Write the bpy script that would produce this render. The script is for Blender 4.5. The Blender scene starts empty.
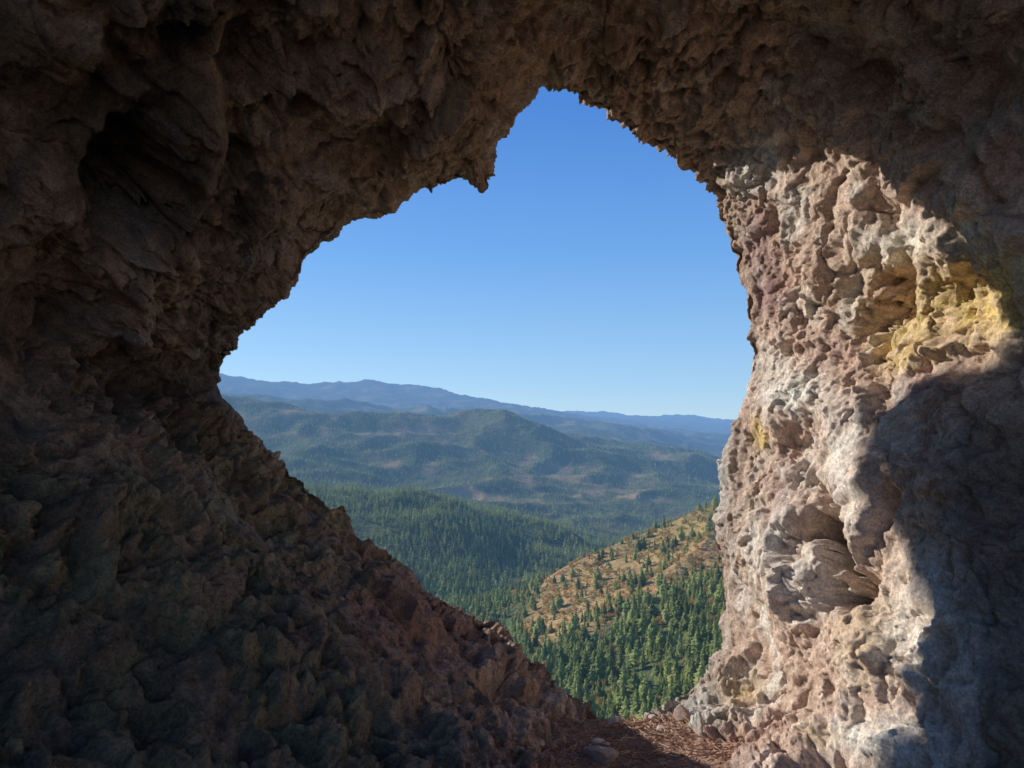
import bpy, math, numpy as np, time
from mathutils import Vector
T0=time.time()
rng=np.random.default_rng(7)
scene=bpy.context.scene
F=1024*24/36.0
PITCH=math.radians(3.85)
SUN_AZ=58.0; SUN_EL=23.5

def ray(px,py):
    px=np.asarray(px,float); py=np.asarray(py,float)
    r=(px-512)/F; u=-(py-384)/F
    fy=math.cos(PITCH)-math.sin(PITCH)*u
    uz=math.sin(PITCH)+math.cos(PITCH)*u
    return r/fy, uz/fy      # x/y , z/y
def proj(P):
    y=P[:,1]*math.cos(PITCH)+P[:,2]*math.sin(PITCH)
    z=-P[:,1]*math.sin(PITCH)+P[:,2]*math.cos(PITCH)
    ys=np.where(y>0.3,y,1e9)
    px=512+F*P[:,0]/ys; py=384-F*z/ys
    bad=y<=0.3
    px=np.where(bad,np.sign(P[:,0])*3000,px); py=np.where(bad,-np.sign(z)*3000,py)
    return px,py

# ---------------- noise ----------------
perm=rng.permutation(256).astype(np.int32)
g=rng.normal(size=(256,3)); g/=np.linalg.norm(g,axis=1)[:,None]; g=g.astype(np.float32)
jit=rng.random((256,3)).astype(np.float32)
def hsh(ix,iy,iz):
    return perm[(perm[(perm[ix&255]+iy)&255]+iz)&255]
def pnoise(p):
    p=p.astype(np.float32)
    i=np.floor(p).astype(np.int32); f=p-i
    w=f*f*f*(f*(f*6-15)+10)
    out=np.zeros(len(p),np.float32)
    for dx in (0,1):
        for dy in (0,1):
            for dz in (0,1):
                h=hsh(i[:,0]+dx,i[:,1]+dy,i[:,2]+dz); G=g[h]
                d=G[:,0]*(f[:,0]-dx)+G[:,1]*(f[:,1]-dy)+G[:,2]*(f[:,2]-dz)
                wt=(w[:,0] if dx else 1-w[:,0])*(w[:,1] if dy else 1-w[:,1])*(w[:,2] if dz else 1-w[:,2])
                out+=d*wt
    return out*1.5
def fbm(p,o=3,off=0.0,pers=.5):
    s=0;a=1;t=0
    for k in range(o):
        s=s+a*pnoise(p*(2.03**k)+off+k*17.3); t+=a; a*=pers
    return s/t
def ridged(p,o=2,off=0.0):
    s=0;a=1;t=0
    for k in range(o):
        s=s+a*(1-2.2*np.abs(pnoise(p*(2.1**k)+off+k*11.7))); t+=a; a*=.5
    return s/t
def sstep(a,b,x):
    t=np.clip((x-a)/(b-a),0,1); return t*t*(3-2*t)
def facets(p,off=0,seam=.2):
    """angular broken blocks: every cell is a differently tilted plane, blended over a narrow seam"""
    p=(p+off).astype(np.float32); i=np.floor(p).astype(np.int32); f=p-i
    best=np.full(len(p),9.,np.float32); sec=best.copy(); val=np.zeros(len(p),np.float32)
    for dx in (-1,0,1):
        for dy in (-1,0,1):
            for dz in (-1,0,1):
                h=hsh(i[:,0]+dx,i[:,1]+dy,i[:,2]+dz); J=jit[h]; G=g[h]
                vx=f[:,0]-J[:,0]-dx; vy=f[:,1]-J[:,1]-dy; vz=f[:,2]-J[:,2]-dz
                d=vx*vx+vy*vy+vz*vz
                v=(G[:,0]*vx+G[:,1]*vy+G[:,2]*vz)*1.1+(J[:,1]-.5)*.7
                sec=np.minimum(sec,np.maximum(best,d)); c=d<best
                val=np.where(c,v,val); best=np.where(c,d,best)
    edge=np.sqrt(sec)-np.sqrt(best)
    return val*sstep(0,seam,edge),np.clip(edge,0,.3)/.3

def grid_mesh(name,P,nr,nc,wrap,flip=False):
    r=np.arange(nr-1)[:,None]; c=np.arange(nc if wrap else nc-1)[None,:]
    c2=(c+1)%nc
    a=r*nc+c; b=r*nc+c2; d=(r+1)*nc+c2; e=(r+1)*nc+c
    q=np.stack([a,b,d,e] if not flip else [a,e,d,b],-1).reshape(-1,4).astype(np.int32)
    me=bpy.data.meshes.new(name)
    me.vertices.add(len(P)); me.vertices.foreach_set("co",P.astype(np.float32).ravel())
    me.loops.add(q.size); me.loops.foreach_set("vertex_index",q.ravel())
    me.polygons.add(len(q)); me.polygons.foreach_set("loop_start",np.arange(len(q),dtype=np.int32)*4)
    me.update(calc_edges=True)
    me.polygons.foreach_set("use_smooth",np.ones(len(q),bool))
    ob=bpy.data.objects.new(name,me); scene.collection.objects.link(ob)
    return ob
def set_col(me,name,C):
    a=me.color_attributes.new(name,'FLOAT_COLOR','POINT')
    C4=np.ones((len(C),4),np.float32); C4[:,:3]=C
    a.data.foreach_set("color",C4.ravel())

# ---------------- materials helpers ----------------
def newmat(name):
    m=bpy.data.materials.new(name); m.use_nodes=True; nt=m.node_tree
    return m,nt,nt.nodes['Principled BSDF'],nt.nodes['Material Output']
def N(nt,t,**k):
    n=nt.nodes.new(t)
    for a,b in k.items(): setattr(n,a,b)
    return n
def mixc(nt,fac,a,b,blend='MIX'):
    n=N(nt,'ShaderNodeMix',data_type='RGBA',blend_type=blend)
    for s,v in ((n.inputs[0],fac),(n.inputs[6],a),(n.inputs[7],b)):
        if isinstance(v,bpy.types.NodeSocket): nt.links.new(v,s)
        elif isinstance(v,(int,float)): s.default_value=v
        else: s.default_value=(*v,1)
    return n.outputs[2]
def ramp(nt,src,pts):
    n=N(nt,'ShaderNodeValToRGB'); e=n.color_ramp.elements
    e[0].position=pts[0][0]; e[0].color=(*pts[0][1],1); e[1].position=pts[-1][0]; e[1].color=(*pts[-1][1],1)
    for p,c in pts[1:-1]:
        x=e.new(p); x.color=(*c,1)
    nt.links.new(src,n.inputs[0]); return n.outputs[0]
def noise(nt,vec,scale,detail=4,rough=.6,dist=0):
    n=N(nt,'ShaderNodeTexNoise'); n.inputs['Scale'].default_value=scale; n.inputs['Detail'].default_value=detail
    n.inputs['Roughness'].default_value=rough; n.inputs['Distortion'].default_value=dist
    nt.links.new(vec,n.inputs['Vector']); return n.outputs[0]
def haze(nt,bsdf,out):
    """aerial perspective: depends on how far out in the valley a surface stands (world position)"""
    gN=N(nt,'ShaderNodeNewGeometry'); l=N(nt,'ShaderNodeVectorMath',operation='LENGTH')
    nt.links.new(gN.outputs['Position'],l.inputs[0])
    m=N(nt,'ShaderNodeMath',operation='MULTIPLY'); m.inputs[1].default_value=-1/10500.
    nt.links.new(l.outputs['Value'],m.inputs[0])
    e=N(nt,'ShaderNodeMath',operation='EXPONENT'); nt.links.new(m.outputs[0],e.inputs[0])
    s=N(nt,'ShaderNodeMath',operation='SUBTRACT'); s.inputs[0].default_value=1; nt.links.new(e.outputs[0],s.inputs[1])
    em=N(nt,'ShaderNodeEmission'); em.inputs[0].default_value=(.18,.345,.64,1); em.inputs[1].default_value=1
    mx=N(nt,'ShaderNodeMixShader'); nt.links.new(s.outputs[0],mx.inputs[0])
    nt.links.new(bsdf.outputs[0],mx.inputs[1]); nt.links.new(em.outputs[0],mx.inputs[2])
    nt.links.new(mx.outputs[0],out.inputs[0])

# ---------------- cave shell ----------------
outline=[(545,94,5.5),(531,110,5.5),(524,115,5.4),(515,132,5.4),(512,142,5.3),(494,145,5.2),(499,160,5.2),(498,178,5.2),(491,190,5.2),(480,199,5.2),(468,190,5.2),(456,186,5.2),(444,190,5.2),(434,198,5.2),(420,192,5.2),(403,200,5.2),
(392,211,5.2),(372,216,5.2),(356,230,5.2),(338,248,5.2),(322,260,5.2),(306,273,5.2),(288,287,5.2),(271,302,5.3),(259,319,5.3),(245,333,5.4),(237,346,5.4),(227,360,5.5),(227,376,5.5),(220,390,5.5),(223,402,5.5),
(238,416,5.6),(256,434,5.6),(278,452,5.7),(298,472,5.8),(314,488,5.8),(331,500,5.8),(347,498,5.9),(357,512,5.9),(363,530,5.9),(381,546,5.9),(399,558,5.9),(415,574,5.9),(431,588,5.9),(445,594,5.9),(463,604,5.9),(477,614,5.9),(491,615,5.9),(505,622,5.9),(517,634,5.8),(531,652,5.8),(547,666,5.7),(561,678,5.6),(576,693,5.5),(591,708,5.4),(607,720,5.3),
(625,730,5.2),(643,727,5.2),(655,710,5.3),(668,698,5.4),(684,682,5.5),(702,664,5.6),(712,650,5.8),(721,636,5.9),(718,615,6),(720,590,6),(714,560,6),(710,535,6),(708,508,6),(712,485,6),(718,462,6),(728,440,6),(733,420,6),(741,398,6),(746,372,6),(745,350,6),(741,325,6),(738,300,6),(734,280,6),(729,258,6),(723,240,6),(718,218,6),(713,198,6),(702,187,6),(689,176,5.9),(677,166,5.9),(661,158,5.8),(649,147,5.8),(635,139,5.7),(620,130,5.7),(606,120,5.6),(590,110,5.6),(573,101,5.5),(558,98,5.5)]
O=np.array(outline,float)[::-1]
rx,rz=ray(O[:,0],O[:,1]); R=np.stack([rx*O[:,2],O[:,2],rz*O[:,2]],1)
Rc=np.vstack([R,R[:1]]); L=np.r_[0,np.cumsum(np.linalg.norm(np.diff(Rc,axis=0),axis=1))]
NU=1700
uu=np.linspace(0,L[-1],NU,endpoint=False)
R=np.stack([np.interp(uu,L,Rc[:,k]) for k in range(3)],1)
C0=np.array([0.15,0.25])
def smooth_c(a,n):
    k=np.hanning(n*2+1); k/=k.sum()
    return np.convolve(np.r_[a[-n:],a,a[:n]],k,'valid')
Rs=np.stack([smooth_c(R[:,k],60) for k in range(3)],1)
R=np.stack([smooth_c(R[:,k],2) for k in range(3)],1)
th=np.unwrap(np.arctan2(Rs[:,2]-C0[1],Rs[:,0]-C0[0]))
ct,st=np.cos(th),np.sin(th)
hw=np.where(ct<0,4.3,4.0); hh=np.where(st<0,2.25,4.0)
ex=3.0
rad=(np.abs(ct/hw)**ex+np.abs(st/hh)**ex)**(-1/ex)
rad=smooth_c(rad,30)
B=np.stack([C0[0]+rad*ct,C0[1]+rad*st],1)
Lx=8.0
s_in=np.r_[np.linspace(0,4.4,430),4.4+(np.linspace(0,1,36)[1:]**1.2)*2.0]
s_out=np.geomspace(0.012,13,60)[::-1]
rowsP=[];rowsS=[]
od=np.stack([ct,st*(1+3.2*sstep(.3,.9,-st))],1)
for e in s_out:
    odk=np.stack([ct,st],1)*math.exp(-e/2)+od*(1-math.exp(-e/2))
    yy=R[:,1]*math.exp(-e/3)+6.0*(1-math.exp(-e/3))+.3*(1-np.exp(-e/.25))+.05*e
    xz=R[:,[0,2]]*np.exp(-e/2.)+Rs[:,[0,2]]*(1-np.exp(-e/2.))+odk*e
    rowsP.append(np.stack([xz[:,0],yy,xz[:,1]],1)); rowsS.append(np.full(NU,-e))
for s in s_in:
    w=1-math.exp(-s/Lx)
    k=1-math.exp(-s/.5)
    base=R[:,[0,2]]*(1-k)+Rs[:,[0,2]]*k
    xz=base*(1-w)+B*w
    rowsP.append(np.stack([xz[:,0],R[:,1]-s,xz[:,1]],1)); rowsS.append(np.full(NU,s))
NR=len(rowsP)
P=np.array(rowsP); S=np.array(rowsS)
du=np.roll(P,-3,1)-np.roll(P,3,1)
dv=np.gradient(P,axis=0)
nrm=np.cross(du,dv); nrm/=np.linalg.norm(nrm,axis=2)[...,None]+1e-9
cen=np.stack([np.full(P.shape[:2],C0[0]),P[...,1],np.full(P.shape[:2],C0[1])],-1)
sg=np.sign(np.sum(nrm*(cen-P),axis=2)); 
sgm=np.sign(np.median(sg[70:400])); nrm*=sgm
P=P.reshape(-1,3); S=S.reshape(-1); nrm=nrm.reshape(-1,3)
px0,py0=proj(P)
warp=np.stack([fbm(P*1.6+5,3),fbm(P*1.6+25,3),fbm(P*1.6+45,3)],1)*.16
Q=P+warp
near=.2+.8*sstep(0,.9,np.abs(S))
outer=1+sstep(1,20,-S)*6
mod=.5+.8*sstep(-.3,.4,pnoise(P*.9+77))
RW=sstep(690,780,px0)*sstep(100,200,py0)      # weathered, broader faces on the right-hand wall
d=.28*fbm(Q/1.3,3,3.)*near*outer-.05
d+=.07*ridged(Q*np.array([1,.8,1.2])/.62,2,9.)*near
f1,e1=facets(Q/.6,0,.22); d+=(.20*f1-.02*(1-e1))*(.25+.75*near)*(1-.25*RW)
Q2=P+warp*.5+.02*np.stack([fbm(P*7,2),fbm(P*7+20,2),fbm(P*7+40,2)],1)
f2,e2=facets(Q2*np.array([1,1,1.15])/.21,13.7,.2); dh=(.10*f2-.012*(1-e2))*mod*(1-.5*RW)*(.4+.6*near)
f3,e3=facets(Q2/.075,31.3,.22); dh=dh+.038*f3*mod*(1-.4*RW)
f4,e4=facets(P*np.array([1,1,1.2])/.034,51.3,.3); dh=dh+.014*f4*mod*(1-.2*RW)
smoothpatch=sstep(-.05,.35,fbm(P/.5,2,66.))*RW      # broad worn faces between rough areas
dh=dh+.105*fbm(P/.26,6,51.,.66)*(.55+.45*mod)*(1-.25*RW)
crk=np.abs(pnoise(Q2/.45+91)); dh=dh-.045*(1-sstep(0,.07,crk))*sstep(-.1,.3,pnoise(P*1.2+13))
pit=pnoise(Q/.2+60); dh=dh-.05*sstep(.4,.6,pit)*mod*(1-.7*RW)
dh=dh*(1-.4*smoothpatch)
d+=dh
PD=P+nrm*d[:,None]; px0,py0=proj(PD)
wob1=fbm(P/.15,3,5.)*1.8; wob2=fbm(P/.15,3,75.)*1.8
def G(px,py,sx,sy,rot=0):
    a=math.radians(rot); X=px0-px;Y=py0-py
    x=X*math.cos(a)+Y*math.sin(a); y=-X*math.sin(a)+Y*math.cos(a)
    return np.exp(-((x/sx)**2+(y/sy)**2))
def G4(px,py,sx,sy,rot=0):
    a=math.radians(rot); X=px0-px+10*wob1;Y=py0-py+10*wob2
    x=X*math.cos(a)+Y*math.sin(a); y=-X*math.sin(a)+Y*math.cos(a)
    return np.exp(-(((x/sx)**2+(y/sy)**2)**1.8))
inside=(S>0)
feat=[(900,470,60,70,0,.2),(870,665,60,80,0,.14),(800,410,50,28,0,.16),(975,290,50,40,0,-.1),
 (60,340,50,60,0,-.35),(190,120,25,120,10,.3),(260,500,60,30,40,-.2),(330,80,60,40,0,.2),(430,140,60,30,-30,.12),(250,60,50,40,0,-.3),
 (120,520,90,50,0,.2),(300,640,80,50,40,.15),(820,60,70,30,0,-.2),(960,90,50,40,0,-.25),(740,175,24,20,0,.08),(985,520,50,120,0,.2),(200,420,60,26,35,.2),(795,565,17,75,0,.24)]
for (a,b,c,e,r,amp) in feat: d+=amp*G(a,b,c,e,r)*inside
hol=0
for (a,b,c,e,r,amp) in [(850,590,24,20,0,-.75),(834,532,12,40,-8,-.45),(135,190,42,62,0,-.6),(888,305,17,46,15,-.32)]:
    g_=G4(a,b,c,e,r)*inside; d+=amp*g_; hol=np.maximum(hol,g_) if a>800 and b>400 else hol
d-=.22*G(600,745,80,30)*inside
P2=P+nrm*d[:,None]
# small-scale roughness in every direction, so that hollows and ledges are broken up too
P2=P2+np.stack([fbm(P2/.16,4,201.,.6),fbm(P2/.16,4,231.,.6),fbm(P2/.16,4,261.,.6)],1)*.055*(np.clip(S*3,0,1)*inside)[:,None]
cave=grid_mesh("cave_rock_arch",P2,NR,NU,True,flip=(sgm<0))
# ---- albedo
def C(*c): return np.array(c,np.float32)
brown=C(.60,.40,.27); pink=C(.66,.49,.38); pale=C(.84,.78,.69); dark=C(.17,.125,.09); olive=C(.50,.40,.21); yell=C(.76,.56,.22); red=C(.54,.29,.21)
n1=fbm(Q/.9,4,101.); n2=fbm(Q/.35,4,131.); n3=fbm(Q/.12,3,151.)
def lerp(a,b,t): return a+(b-a)*np.clip(t,0,1)[:,None]
col=np.repeat(brown[None],len(P),0)
rw=sstep(640,760,px0+60*n1)*sstep(-50,170,py0+80*n1)
col=lerp(col,pink[None],rw*.9)
col=lerp(col,pink[None],.5*sstep(-.1,.5,n2+.3*n1)*sstep(200,500,px0))
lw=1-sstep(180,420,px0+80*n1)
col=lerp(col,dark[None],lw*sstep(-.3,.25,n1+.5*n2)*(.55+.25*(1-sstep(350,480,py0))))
col=lerp(col,pale[None],.6*sstep(.0,.3,n2-.2*n1)*(.3+.7*rw))
ol=(1-sstep(330,520,px0))*sstep(400,520,py0+60*n1)
col=lerp(col,olive[None],ol*sstep(-.35,.2,n2)*.7)
col=lerp(col,red[None],np.maximum(G(410,610,80,70),G(640,760,140,35))*.8)
col=lerp(col,red[None],rw*.45*sstep(.05,.4,fbm(P/.45,3,211.)))
for (a,b,c,e,w) in [(755,165,26,22,.9),(905,240,40,22,1.),(810,400,50,22,1.1),(718,485,14,50,1.1),(690,705,45,22,1.1),(930,640,40,90,.8),(850,480,26,60,.9),(780,360,20,30,.5),(880,740,60,30,1.),(1000,260,60,25,.7),(760,560,20,80,.6),(800,540,14,60,.8)]:
    col=lerp(col,pale[None],w*G(a,b,c,e)*(.9+1.2*n2+.6*n3))
for (a,b,c,e,w) in [(975,300,85,45,1.2),(898,342,24,26,1.1),(765,436,8,13,1.3),(340,508,16,12,.8),(740,690,24,16,.6),(820,740,20,10,.5),(880,640,30,40,.3)]:
    col=lerp(col,yell[None],w*G(a,b,c,e)*(.8+1.2*n3+.6*n2))
purp=C(.38,.22,.21)
for (a,b,c,e,w) in [(760,235,20,40,.7),(770,290,18,26,.8),(930,385,30,12,.6),(790,500,16,40,.4),(830,350,30,20,.4)]:
    col=lerp(col,purp[None],w*G(a,b,c,e))
col=lerp(col,dark[None],.5*sstep(.15,.45,n3+.5*n1-.2*n2)*(.2+.8*(1-rw)))
col=lerp(col,dark[None],.75*sstep(945,1010,px0+20*n1)*sstep(380,480,py0+30*n1))  # shade of the lower right corner painted into the rock colour
col=lerp(col,dark[None]*.6,.85*sstep(.25,.8,hol))  # pocket's inner shade painted in as near-black rock
col=col*(1-.25*(1-sstep(250,560,px0+50*n1)))[:,None]  # dimness of the left side put into the albedo
hz=np.clip((dh-np.median(dh))/.07,-1,1); col=col*(1+.26*hz*(1-.4*rw))[:,None]  # occlusion-like shading in the colour: low spots darker, high spots lighter
col=np.clip(col,.02,.88)
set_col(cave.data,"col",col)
set_col(cave.data,"worn",np.repeat(RW[:,None],3,1))
m,nt,b,out=newmat("cave_rock")
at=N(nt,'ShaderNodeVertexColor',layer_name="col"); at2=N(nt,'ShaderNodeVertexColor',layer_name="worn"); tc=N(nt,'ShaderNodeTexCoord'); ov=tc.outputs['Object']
fn=noise(nt,ov,14,6,.7); v=ramp(nt,fn,[(.3,(.6,.6,.6)),(.5,(1,1,1)),(.7,(1.35,1.33,1.28))])
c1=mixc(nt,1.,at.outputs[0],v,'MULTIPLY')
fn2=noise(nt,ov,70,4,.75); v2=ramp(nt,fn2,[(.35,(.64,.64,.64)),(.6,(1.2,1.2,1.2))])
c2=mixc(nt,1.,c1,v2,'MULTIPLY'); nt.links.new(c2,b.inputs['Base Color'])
b.inputs['Roughness'].default_value=.92; b.inputs['Specular IOR Level'].default_value=.2
b1=noise(nt,ov,30,6,.8,.2)
bp=N(nt,'ShaderNodeBump'); bp.inputs['Distance'].default_value=.05
mm=N(nt,'ShaderNodeMath',operation='MULTIPLY_ADD'); mm.inputs[1].default_value=-.4; mm.inputs[2].default_value=1; nt.links.new(at2.outputs[0],mm.inputs[0]); nt.links.new(mm.outputs[0],bp.inputs['Strength'])
nt.links.new(b1,bp.inputs['Height']); nt.links.new(bp.outputs[0],b.inputs['Normal'])
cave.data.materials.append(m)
print("cave",time.time()-T0)

# ---------------- sun frame + unseen rock added outside, shaped to cast the right-hand wall's shadow edge ----------------
sa=math.radians(SUN_AZ); se=math.radians(SUN_EL)
sh=np.array([-math.sin(sa),math.cos(sa)]); qv=np.array([math.cos(sa),math.sin(sa)])
vis=(S>0.05)&(S<4.4); px2,py2=proj(P2); idv=np.where(vis)[0]
bnd=[(1040,322),(1020,338),(960,372),(872,408),(884,450),(892,500),(915,530),(925,565),(942,600),(940,660),(925,715),(900,750),(895,790)]
QV=[]
for (bx,by) in bnd:
    dd=(px2[idv]-bx)**2+(py2[idv]-by)**2
    near_i=idv[dd<14]; 
    if len(near_i)==0: near_i=idv[[np.argmin(dd)]]
    i=near_i[np.argmin(P2[near_i,1])]
    p=P2[i]; q=p[0]*qv[0]+p[1]*qv[1]; v=p[2]*math.cos(se)-(p[0]*sh[0]+p[1]*sh[1])*math.sin(se)
    QV.append((q,v))
QV=np.array(QV)
H=17.0
zb=(QV[:,1]+H*math.sin(se))/math.cos(se)
order=np.argsort(zb); zb_=zb[order]; qb_=QV[order,0]
zz=np.concatenate([np.linspace(-60,zb_[0]-1,60),np.linspace(zb_[0]-1,zb_[-1]+.02,160)[1:]])
qe=np.interp(zz,zb_,qb_)
qe=np.where(zz<zb_[0],qb_[0]+(zb_[0]-zz)*.02,qe)
top=zb_[-1]; NA=96; ang=np.linspace(0,2*math.pi,NA,endpoint=False)
pts=[]
for z_,q_ in zip(zz,qe):
    t=max(0,(top-z_)); hwid=5.0+ .06*max(0,top-z_-6); hw_=hwid*min(1,(t/1.0)**.5+.25) ; th_=(2.0+.08*t)*min(1,(t/1.2)**.5+.1)
    cq=q_-hw_
    for a_ in ang:
        qq=cq+hw_*math.cos(a_); hh_=H+th_*math.sin(a_)
        pts.append((qq*qv[0]+hh_*sh[0],qq*qv[1]+hh_*sh[1],z_))
pts=np.array(pts); 
nn=fbm(pts/.7,6,7.,.65)*.4
cx_=np.array([(QV[:,0].mean()-5)*qv[0]+H*sh[0],(QV[:,0].mean()-5)*qv[1]+H*sh[1]])
rd=pts[:,:2]-cx_; rd/=np.linalg.norm(rd,axis=1)[:,None]+1e-6
pts[:,:2]+=rd*nn[:,None]
blocker=grid_mesh("shadow_blocker",pts,len(zz),NA,True)
m3,nt,b,out=newmat("shadow_blocker_rock"); tc=N(nt,'ShaderNodeTexCoord')
nt.links.new(ramp(nt,noise(nt,tc.outputs['Object'],1.5,9,.7),[(.3,(.22,.16,.12)),(.5,(.40,.30,.23)),(.7,(.5,.43,.35))]),b.inputs['Base Color']); b.inputs['Roughness'].default_value=.95
blocker.data.materials.append(m3)

# ---------------- cave floor, litter, stones ----------------
def floorz(x,y):
    p=np.stack([x,y,0*x],1)
    return -2.11+.05*(5.2-y)+.09*np.abs((x-.55)/.9)**2+.05*fbm(p/.5,3,4.)-.6*sstep(5.05,5.5,y)
gx=np.linspace(-1.3,2.2,290); gy=np.linspace(.2,5.5,440); GX,GY=np.meshgrid(gx,gy); fx,fy=GX.ravel(),GY.ravel()
fp=np.stack([fx,fy,0*fx],1)
fp[:,2]=floorz(fx,fy)+.015*fbm(fp/.07,3,9.)
flo=grid_mesh("dirt_floor",fp,440,290,False)
mf,nt,b,out=newmat("cave_dirt"); tc=N(nt,'ShaderNodeTexCoord'); ov=tc.outputs['Object']
nt.links.new(ramp(nt,noise(nt,ov,30,8,.75),[(.3,(.26,.14,.09)),(.5,(.50,.29,.20)),(.7,(.64,.44,.32))]),b.inputs['Base Color']); b.inputs['Roughness'].default_value=1
bp=N(nt,'ShaderNodeBump'); bp.inputs['Distance'].default_value=.02; nt.links.new(noise(nt,ov,60,6,.75),bp.inputs['Height']); nt.links.new(bp.outputs[0],b.inputs['Normal'])
flo.data.materials.append(mf)
V=[];Fc=[]
r=np.random.default_rng(3)
nT=4200
tx=r.normal(.5,.6,nT); ty=5.12-np.abs(r.normal(0,1.0,nT)); ok=(ty>.6)&(tx>-1.2)&(tx<2.1); tx,ty=tx[ok],ty[ok]; tz=floorz(tx,ty)
for x,y,z in zip(tx,ty,tz):
    Ln=.015+.04*r.random()**2*2; a=r.random()*math.pi*2; w_=.0012+.002*r.random(); dz=r.normal(0,.12)*Ln
    dx,dy=math.cos(a)*Ln,math.sin(a)*Ln; nx,ny=-math.sin(a)*w_,math.cos(a)*w_; k=len(V); z+=.010+.01*r.random()
    V+=[(x-dx-nx,y-dy-ny,z-dz),(x-dx+nx,y-dy+ny,z-dz),(x-dx,y-dy,z-dz+w_*1.7),(x+dx-nx,y+dy-ny,z+dz),(x+dx+nx,y+dy+ny,z+dz),(x+dx,y+dy,z+dz+w_*1.7)]
    Fc+=[(k,k+1,k+4,k+3),(k+1,k+2,k+5,k+4),(k+2,k,k+3,k+5),(k,k+2,k+1),(k+3,k+4,k+5)]
me=bpy.data.meshes.new("twig_litter"); me.from_pydata(V,[],Fc); ob=bpy.data.objects.new("twig_litter",me); scene.collection.objects.link(ob)
ml,nt,b,out=newmat("dry_twig"); gN=N(nt,'ShaderNodeNewGeometry')
nt.links.new(ramp(nt,gN.outputs['Random Per Island'],[(0,(.18,.09,.05)),(.6,(.40,.22,.13)),(1,(.50,.37,.25))]),b.inputs['Base Color']); b.inputs['Roughness'].default_value=.8
me.materials.append(ml)
import bmesh
bm=bmesh.new(); bmesh.ops.create_icosphere(bm,subdivisions=3,radius=1); IV=np.array([v.co[:] for v in bm.verts]); IF=[[v.index for v in f.verts] for f in bm.faces]; bm.free()
SV=[];SF=[]
def stone(c,sz,seed):
    rr=np.random.default_rng(seed); v=IV.copy(); 
    for _ in range(9):
        n_=rr.normal(size=3); n_/=np.linalg.norm(n_); dd=.55+.3*rr.random(); t=v@n_-dd; v-=np.clip(t,0,None)[:,None]*n_*.95
    v*=1+.12*fbm(v*2.5+seed*3.1,3)[:,None]; v=v*np.array(sz)
    a=rr.random()*6.28; R_=np.array([[math.cos(a),-math.sin(a),0],[math.sin(a),math.cos(a),0],[0,0,1]]); v=v@R_.T+np.array(c)
    k=sum(len(q) for q in SV); SV.append(v); SF.extend([[i+k for i in f] for f in IF])
for i in range(170):
    x=r.normal(.6,.65); y=5.1-abs(r.normal(0,.9)); s_=.006+.03*r.random()**3.5*1.6
    if not(-1.1<x<2.0 and y>.8): continue
    z=floorz(np.array([x]),np.array([y]))[0]; stone((x,y,z+s_*.3),(s_*1.3,s_,s_*.7),i)
for i,(sx_,sy_,s_) in enumerate([(.55,4.45,.09),(1.2,5.0,.075),(1.38,4.9,.06),(.15,4.6,.055),(-.1,4.85,.07)]):
    z=floorz(np.array([sx_]),np.array([sy_]))[0]; stone((sx_,sy_,z+s_*.25),(s_*1.4,s_,s_*.7),500+i)
me=bpy.data.meshes.new("loose_stones"); me.from_pydata(np.vstack(SV).tolist(),[],SF); ob=bpy.data.objects.new("loose_stones",me); scene.collection.objects.link(ob)
ms,nt,b,out=newmat("stone"); gN=N(nt,'ShaderNodeNewGeometry'); tc=N(nt,'ShaderNodeTexCoord')
c_=ramp(nt,gN.outputs['Random Per Island'],[(0,(.34,.22,.16)),(.5,(.46,.33,.25)),(1,(.58,.47,.38))]); v=ramp(nt,noise(nt,tc.outputs['Object'],40,6,.7),[(.3,(.6,.6,.6)),(.7,(1.25,1.25,1.25))])
nt.links.new(mixc(nt,1,c_,v,'MULTIPLY'),b.inputs['Base Color']); b.inputs['Roughness'].default_value=.9
bp=N(nt,'ShaderNodeBump'); bp.inputs['Distance'].default_value=.01; nt.links.new(noise(nt,tc.outputs['Object'],80,5,.7),bp.inputs['Height']); nt.links.new(bp.outputs[0],b.inputs['Normal'])
me.materials.append(ms)
print("floor",time.time()-T0)

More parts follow.
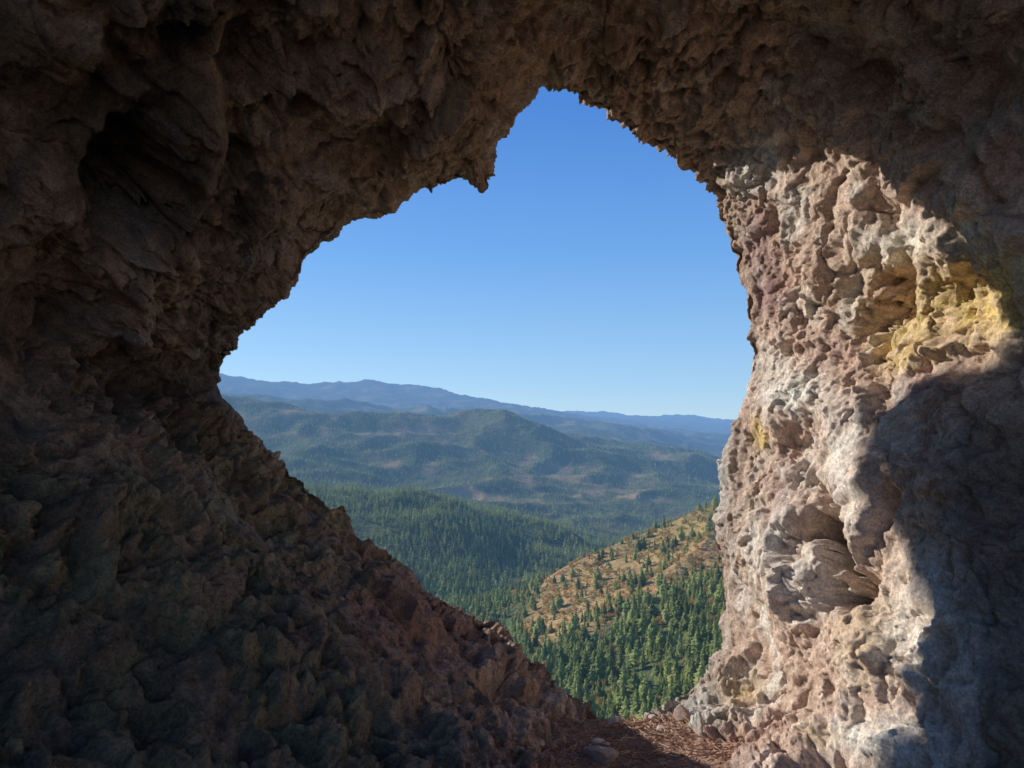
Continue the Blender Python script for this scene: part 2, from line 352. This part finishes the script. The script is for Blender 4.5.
# ---------------- terrain ----------------
rows=[
(10,[0,1024],[3500,3500]),
(40,[0,1024],[1350,1350]),
(150,[150,714,850],[880,870,820]),
(300,[150,300,400,500,600,714,850],[800,800,790,775,745,700,650]),
(450,[150,300,400,500,600,714,850],[705,700,690,675,645,600,565]),
(600,[150,300,400,500,540,600,714,850],[650,650,650,635,612,586,545,515]),
(760,[150,300,400,480,530,560,600,640,680,714,850],[615,615,615,608,582,567,550,535,517,502,470]),
(900,[150,300,400,500,600,714,850],[580,585,595,608,590,550,515]),
(1050,[150,300,400,500,600,714,850],[530,545,560,585,590,570,540]),
(1250,[150,300,400,500,600,714,850],[485,497,512,545,565,565,540]),
(1450,[150,250,310,350,400,450,500,540,570,600,714,850],[466,478,487,490,493,501,511,523,535,553,573,553]),
(1700,[150,300,400,500,600,714,850],[490,502,508,520,550,570,560]),
(2200,[150,300,400,500,600,714,850],[486,494,500,508,526,534,534]),
(2800,[150,300,350,400,500,600,714,850],[452,460,466,478,490,503,508,512]),
(3400,[150,300,400,450,500,600,714,850],[428,440,446,452,462,474,488,495]),
(4200,[150,200,250,300,340,380,420,450,475,500,530,560,600,640,680,714,850],[395,400,406,414,418,417,421,420,416,418,426,431,439,449,456,465,490]),
(5500,[150,300,500,600,714,850],[420,430,438,450,470,490]),
(8000,[150,225,300,400,500,600,660,714,850],[390,392,398,408,416,428,438,452,465]),
(11000,[150,300,500,714,850],[400,405,418,440,450]),
(15000,[100,200,240,290,320,340,370,400,450,480,520,560,600,640,680,720,850],[362,370,373,378,380,379,377,384,396,402,406,412,420,428,433,440,452]),
(20000,[100,300,600,850],[400,405,424,434]),
(33000,[100,400,600,640,680,714,850],[420,414,412,415,416,419,424]),
(46000,[100,850],[426,426])]
NYT=780; NST=760
ly=np.linspace(math.log(10),math.log(46000),NYT)
sraw=np.linspace(-1,1,NST); sv=.62*sraw+.75*sraw**3
RT=[]
for y,pxs,pys in rows:
    if y<=40: t=np.full(NST,-(pys[0]-430)/F)
    else:
        xs,zs=ray(pxs,pys); t=np.interp(sv,xs,zs)
    kk=np.hanning(23); kk/=kk.sum(); t=np.convolve(np.pad(t,11,'edge'),kk,'valid'); RT.append(t)
RT=np.array(RT); lk=np.log([r_[0] for r_ in rows])
Tn=np.zeros((NYT,NST))
for j in range(NST): Tn[:,j]=np.interp(ly,lk,RT[:,j])
kk=np.hanning(15); kk/=kk.sum()
Tn=np.apply_along_axis(lambda a:np.convolve(np.pad(a,7,'edge'),kk,'valid'),0,Tn)
Y=np.exp(ly)[:,None]*np.ones(NST); X=Y*sv[None]
Z=Tn*Y
pt=np.stack([X.ravel(),Y.ravel(),np.zeros(X.size)],1)
Yf=Y.ravel()
Zf=Z.ravel()
for lam,amp,k0 in [(6000,190,1.),(2200,80,1.),(1000,90,1.9),(420,38,1.9),(150,11,1.5),(60,2.5,1.2)]:
    w=sstep(lam*k0,lam*k0*2.2,Yf)
    pw=pt+np.stack([pnoise(pt/lam*1.3+3),pnoise(pt/lam*1.3+9),np.zeros(len(pt))],1)*lam*.3
    Zf=Zf+amp*w*(ridged(pw/lam,1,lam*.01)-.45)*.8
TH=Zf.reshape(NYT,NST)
TP=np.stack([X.ravel(),Yf,Zf],1)
terr=grid_mesh("hills_terrain",TP,NYT,NST,False)
def grassmask(x,y):
    p=np.stack([x,y,np.zeros_like(x)],1)
    s=x/y; px=512+F*s
    big=fbm(p/600.,3,4.); sm=fbm(p/120.,3,8.)
    gm=sstep(.05,.32,big+.6*sm)*sstep(1900,2600,y)
    spur=sstep(430,570,y+190*sm)*(1-sstep(830,920,y))*sstep(505,550,px+60*sm)*sstep(-.75,-.25,sm)
    clear=np.exp(-(((px-470)/50)**2+((y-2600)/200)**2)*1.2)
    spur2=sstep(.1,.3,sm)*sstep(500,560,px)*sstep(300,400,y)*(1-sstep(900,1000,y))*.7
    return np.clip(np.maximum.reduce([gm*.8,spur*.93,sstep(.35,.6,clear+.4*sm),spur2]),0,1)
gm=grassmask(TP[:,0],TP[:,1])
n1=fbm(pt/400.,3,44.); n2=fbm(pt/60.,3,54.)
tc_=lerp(np.repeat(C(.11,.14,.06)[None],len(pt),0),lerp(np.repeat(C(.50,.32,.14)[None],len(pt),0),C(.46,.30,.15)[None],sstep(1500,2500,Yf)),gm)
tc_=lerp(tc_,C(.48,.21,.08)[None],gm*sstep(-.15,.3,n2)*.65*(1-sstep(1500,2500,Yf)))
tc_=lerp(tc_,C(.26,.27,.10)[None],gm*sstep(-.1,.3,n1)*.5*(1-sstep(1500,2500,Yf)))
tc_=lerp(tc_,C(.26,.21,.10)[None],(1-gm)*sstep(-.1,.5,n1)*.5)
set_col(terr.data,"col",tc_)
m,nt,b,out=newmat("valley_ground")
at=N(nt,'ShaderNodeVertexColor',layer_name="col"); tc=N(nt,'ShaderNodeTexCoord'); ov=tc.outputs['Object']
v=ramp(nt,noise(nt,ov,.12,8,.7),[(.3,(.5,.5,.5)),(.7,(1.4,1.4,1.4))])
nt.links.new(mixc(nt,1,at.outputs[0],v,'MULTIPLY'),b.inputs['Base Color']); b.inputs['Roughness'].default_value=1; b.inputs['Specular IOR Level'].default_value=0
bp=N(nt,'ShaderNodeBump'); bp.inputs['Strength'].default_value=1; bp.inputs['Distance'].default_value=10
nt.links.new(noise(nt,ov,.03,6,.7),bp.inputs['Height']); nt.links.new(bp.outputs[0],b.inputs['Normal'])
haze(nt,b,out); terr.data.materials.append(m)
def hgt(x,y):
    s=x/y; fj=np.interp(s,sv,np.arange(NST)); fi=(np.log(y)-ly[0])/(ly[1]-ly[0])
    i=np.clip(fi.astype(int),0,NYT-2); j=np.clip(fj.astype(int),0,NST-2); a=fi-i; c=fj-j
    return (TH[i,j]*(1-a)*(1-c)+TH[i+1,j]*a*(1-c)+TH[i,j+1]*(1-a)*c+TH[i+1,j+1]*a*c)
gx=np.linspace(-80,80,120); gy=np.linspace(-120,.6,120); GX,GY=np.meshgrid(gx,gy)
gp=np.stack([GX.ravel(),GY.ravel(),np.zeros(GX.size)],1)
gp[:,2]=-2.15+.5*fbm(gp/6,3)*sstep(0,6,-gp[:,1])-(gp[:,1]-.6)*.10
hb=grid_mesh("hillside_ground",gp,120,120,False)
m2,nt,b,out=newmat("hillside_dirt"); tc=N(nt,'ShaderNodeTexCoord')
nt.links.new(ramp(nt,noise(nt,tc.outputs['Object'],2,8,.7),[(.3,(.42,.29,.17)),(.7,(.68,.52,.35))]),b.inputs['Base Color']); b.inputs['Roughness'].default_value=1
hb.data.materials.append(m2)
print("terrain",time.time()-T0)

# ---------------- trees ----------------
def foliage_mat(name,cols,tr=.45):
    m,nt,b,out=newmat(name)
    oi=N(nt,'ShaderNodeObjectInfo'); c=ramp(nt,oi.outputs['Random'],cols)
    nt.links.new(c,b.inputs['Base Color']); b.inputs['Roughness'].default_value=.85; b.inputs['Specular IOR Level'].default_value=.1
    t=N(nt,'ShaderNodeBsdfTranslucent'); nt.links.new(c,t.inputs[0])
    mx=N(nt,'ShaderNodeMixShader'); mx.inputs[0].default_value=tr; nt.links.new(b.outputs[0],mx.inputs[1]); nt.links.new(t.outputs[0],mx.inputs[2])
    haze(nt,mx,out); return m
mcon=foliage_mat("conifer_foliage",[(0,(.18,.21,.07)),(.4,(.32,.36,.12)),(.8,(.44,.48,.16)),(1,(.55,.51,.19))])
mdec=foliage_mat("autumn_foliage",[(0,(.54,.30,.12)),(.3,(.44,.42,.16)),(.7,(.60,.31,.11)),(1,(.48,.48,.18))])
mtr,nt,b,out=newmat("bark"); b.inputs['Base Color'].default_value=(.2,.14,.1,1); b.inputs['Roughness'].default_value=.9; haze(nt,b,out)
src=bpy.data.collections.new("tree_kinds")
def conifer(name,seed,levels,nb,width):
    r=np.random.default_rng(seed); V=[];Fc=[];M=[]
    def add(vs,mi):
        k=len(V); V.extend(vs); Fc.append(list(range(k,k+len(vs)))); M.append(mi)
    for k in range(4):
        a=2*math.pi*k/4;c=2*math.pi*(k+1)/4
        add([(.014*math.cos(a),.014*math.sin(a),0),(.014*math.cos(c),.014*math.sin(c),0),(.002*math.cos(c),.002*math.sin(c),.97),(.002*math.cos(a),.002*math.sin(a),.97)],1)
    for l in range(levels):
        t=(l+.5)/levels; z=.10+.9*t
        rr=width*(1-t**1.5)**.9*(.7+.6*r.random())+.008
        n=max(4,int(nb*(1-.5*t)))
        a0=r.random()*6.28
        for k in range(n):
            if r.random()<.15: continue
            a=a0+2*math.pi*(k+r.normal(0,.25))/n; q=rr*(.5+.7*r.random())
            dz=-q*(.1+.45*r.random()); zz=z+r.normal(0,.014)
            ca,sa_=math.cos(a),math.sin(a); wv=q*(.28+.2*r.random())
            root=(0,0,zz+.03); tip=(q*ca,q*sa_,zz+dz)
            ml=(q*.6*ca-wv*sa_,q*.6*sa_+wv*ca,zz+dz*.75-.012); mr=(q*.6*ca+wv*sa_,q*.6*sa_-wv*ca,zz+dz*.75-.012)
            up=(q*.55*ca,q*.55*sa_,zz+dz*.3+.012)
            if levels>12: add([root,ml,up],0); add([up,ml,tip],0); add([root,up,mr],0); add([up,tip,mr],0)
            else: add([root,ml,tip],0); add([root,tip,mr],0)
    add([(0,.01,.93),(.01,-.01,.93),(0,0,1.03)],0); add([(-.01,0,.93),(.01,0,.93),(0,0,1.03)],0)
    me=bpy.data.meshes.new(name); me.from_pydata(V,[],Fc); me.materials.append(mcon); me.materials.append(mtr)
    me.polygons.foreach_set("material_index",M)
    o=bpy.data.objects.new(name,me); src.objects.link(o); return o
def bush(name,seed,nleaf):
    r=np.random.default_rng(seed); V=[];Fc=[];M=[]
    cl=[(r.normal(0,.2),r.normal(0,.2),.4+.4*r.random(),.16+.12*r.random()) for _ in range(9)]
    for k in range(4):
        a=2*math.pi*k/4; c=a+math.pi/2; q=len(V)
        V+= [(.03*math.cos(a),.03*math.sin(a),0),(.03*math.cos(c),.03*math.sin(c),0),(.01*math.cos(c),.01*math.sin(c),.6),(.01*math.cos(a),.01*math.sin(a),.6)]
        Fc.append([q,q+1,q+2,q+3]); M.append(1)
    for i in range(nleaf):
        x,y,z,R_=cl[i%9]; v=r.normal(size=3); v/=np.linalg.norm(v); p=np.array([x,y,z])+v*R_*(.6+.4*r.random())
        a=r.normal(size=3)*.06; bq=r.normal(size=3)*.06; q=len(V); V+= [tuple(p),tuple(p+a),tuple(p+bq)]; Fc.append([q,q+1,q+2]); M.append(0)
    me=bpy.data.meshes.new(name); me.from_pydata(V,[],Fc); me.materials.append(mdec); me.materials.append(mtr)
    me.polygons.foreach_set("material_index",M)
    o=bpy.data.objects.new(name,me); src.objects.link(o); return o
conifer("kind_a",1,26,12,.20); conifer("kind_b",2,22,12,.32); conifer("kind_c",3,24,11,.16)
conifer("kind_d",4,8,5,.24); conifer("kind_e",5,7,5,.20)
bush("kind_f",6,420); bush("kind_g",7,300)

def scatter(name,x,y,scl,idx):
    z=hgt(x,y)-.3
    me=bpy.data.meshes.new(name); n=len(x); me.vertices.add(n)
    me.vertices.foreach_set("co",np.stack([x,y,z],1).astype(np.float32).ravel())
    for nm,t,a in (("scl",'FLOAT',scl),("rot",'FLOAT',rng.random(n)*6.28),):
        at=me.attributes.new(nm,t,'POINT'); at.data.foreach_set("value",np.asarray(a,np.float32))
    at=me.attributes.new("idx",'INT','POINT'); at.data.foreach_set("value",np.asarray(idx,np.int32))
    ob=bpy.data.objects.new(name,me); scene.collection.objects.link(ob)
    ng=bpy.data.node_groups.new(name+"_scatter",'GeometryNodeTree')
    ng.interface.new_socket("Geometry",in_out='INPUT',socket_type='NodeSocketGeometry')
    ng.interface.new_socket("Geometry",in_out='OUTPUT',socket_type='NodeSocketGeometry')
    gi=ng.nodes.new('NodeGroupInput'); go=ng.nodes.new('NodeGroupOutput')
    ip=ng.nodes.new('GeometryNodeInstanceOnPoints'); ci=ng.nodes.new('GeometryNodeCollectionInfo')
    ci.inputs['Collection'].default_value=src; ci.inputs['Separate Children'].default_value=True; ci.inputs['Reset Children'].default_value=True
    def na(nm,t):
        q=ng.nodes.new('GeometryNodeInputNamedAttribute'); q.data_type=t; q.inputs['Name'].default_value=nm; return q.outputs[0]
    cx=ng.nodes.new('ShaderNodeCombineXYZ'); ng.links.new(na("rot",'FLOAT'),cx.inputs[2])
    ng.links.new(gi.outputs[0],ip.inputs['Points']); ng.links.new(ci.outputs[0],ip.inputs['Instance'])
    ip.inputs['Pick Instance'].default_value=True
    ng.links.new(na("idx",'INT'),ip.inputs['Instance Index']); ng.links.new(cx.outputs[0],ip.inputs['Rotation']); ng.links.new(na("scl",'FLOAT'),ip.inputs['Scale'])
    ng.links.new(ip.outputs[0],go.inputs[0])
    md=ob.modifiers.new("scatter",'NODES'); md.node_group=ng
    return ob
def cand(n,y0,y1,s0,s1):
    y=np.sqrt(rng.random(n)*(y1*y1-y0*y0)+y0*y0); s=rng.random(n)*(s1-s0)+s0
    return s*y,y
XS=[];YS=[];SC=[];ID=[]
for (n,y0,y1) in ((24000,180,1000),(24000,1000,1900),(56000,1900,5200)):
    x,y=cand(n,y0,y1,-.50,.38)
    gk=grassmask(x,y); p=np.stack([x,y,0*x],1); dn=fbm(p/38.,2,88.)+.6*fbm(p/260.,2,18.)
    keep=rng.random(n)<(1-.93*gk)*np.clip(.75+2.2*dn,.05,1)
    x,y=x[keep],y[keep]; n=len(x)
    XS.append(x);YS.append(y);SC.append((4 if y0<500 else 8)+11*rng.random(n)**1.9); ID.append(rng.choice([0,1,1,2],n) if y0<1000 else rng.integers(3,5,n))
scatter("pine_forest",np.concatenate(XS),np.concatenate(YS),np.concatenate(SC),np.concatenate(ID))
x,y=cand(18000,250,1000,-.2,.42); gk=grassmask(x,y); p=np.stack([x,y,0*x],1); keep=rng.random(len(x))<(.55+.1*gk)*np.clip(.7+2*fbm(p/30.,2,28.),.05,1); x,y=x[keep],y[keep]
scatter("autumn_shrubs",x,y,1.5+4*rng.random(len(x))**1.5,rng.integers(5,7,len(x)))
print("trees",time.time()-T0, sum(map(len,XS)))

# ---------------- light, world, camera ----------------
w=bpy.data.worlds.new("World"); scene.world=w; w.use_nodes=True; nt=w.node_tree
sky=nt.nodes.new('ShaderNodeTexSky'); sky.sky_type='NISHITA'; sky.sun_disc=False
sky.sun_elevation=math.radians(SUN_EL); sky.sun_rotation=math.radians(-SUN_AZ); sky.altitude=1500; sky.air_density=1.0; sky.dust_density=0; sky.ozone_density=3
tcw=nt.nodes.new('ShaderNodeTexCoord'); sx=nt.nodes.new('ShaderNodeSeparateXYZ'); nt.links.new(tcw.outputs['Generated'],sx.inputs[0])
k=1/.15
cr=ramp(nt,sx.outputs[2],[(0,(.40,.63,.87)),(.11,(.29,.55,.88)),(.25,(.15,.41,.88)),(.44,(.06,.25,.76)),(1,(.03,.13,.45))])
sc=nt.nodes.new('ShaderNodeVectorMath'); sc.operation='SCALE'; sc.inputs['Scale'].default_value=k; nt.links.new(cr,sc.inputs[0])
mx_=mixc(nt,.75,sky.outputs[0],sc.outputs[0])
bg=nt.nodes['Background']; nt.links.new(mx_,bg.inputs[0]); bg.inputs[1].default_value=.15
sl=bpy.data.lights.new("sun",'SUN'); sl.energy=5; sl.angle=math.radians(.5); sl.color=(1,.95,.87)
so=bpy.data.objects.new("sun",sl); scene.collection.objects.link(so)
sd=Vector((sh[0]*math.cos(se),sh[1]*math.cos(se),math.sin(se)))
so.rotation_euler=(-sd).to_track_quat('-Z','Y').to_euler(); so.location=sd*100
cd=bpy.data.cameras.new("camera"); cd.lens=24; cd.sensor_width=36; cd.clip_start=.05; cd.clip_end=120000
co=bpy.data.objects.new("camera",cd); scene.collection.objects.link(co); co.rotation_euler=(math.pi/2+PITCH,0,0)
scene.camera=co
scene.view_settings.view_transform='Standard'; scene.view_settings.look='None'; scene.view_settings.exposure=0
print("done",time.time()-T0)
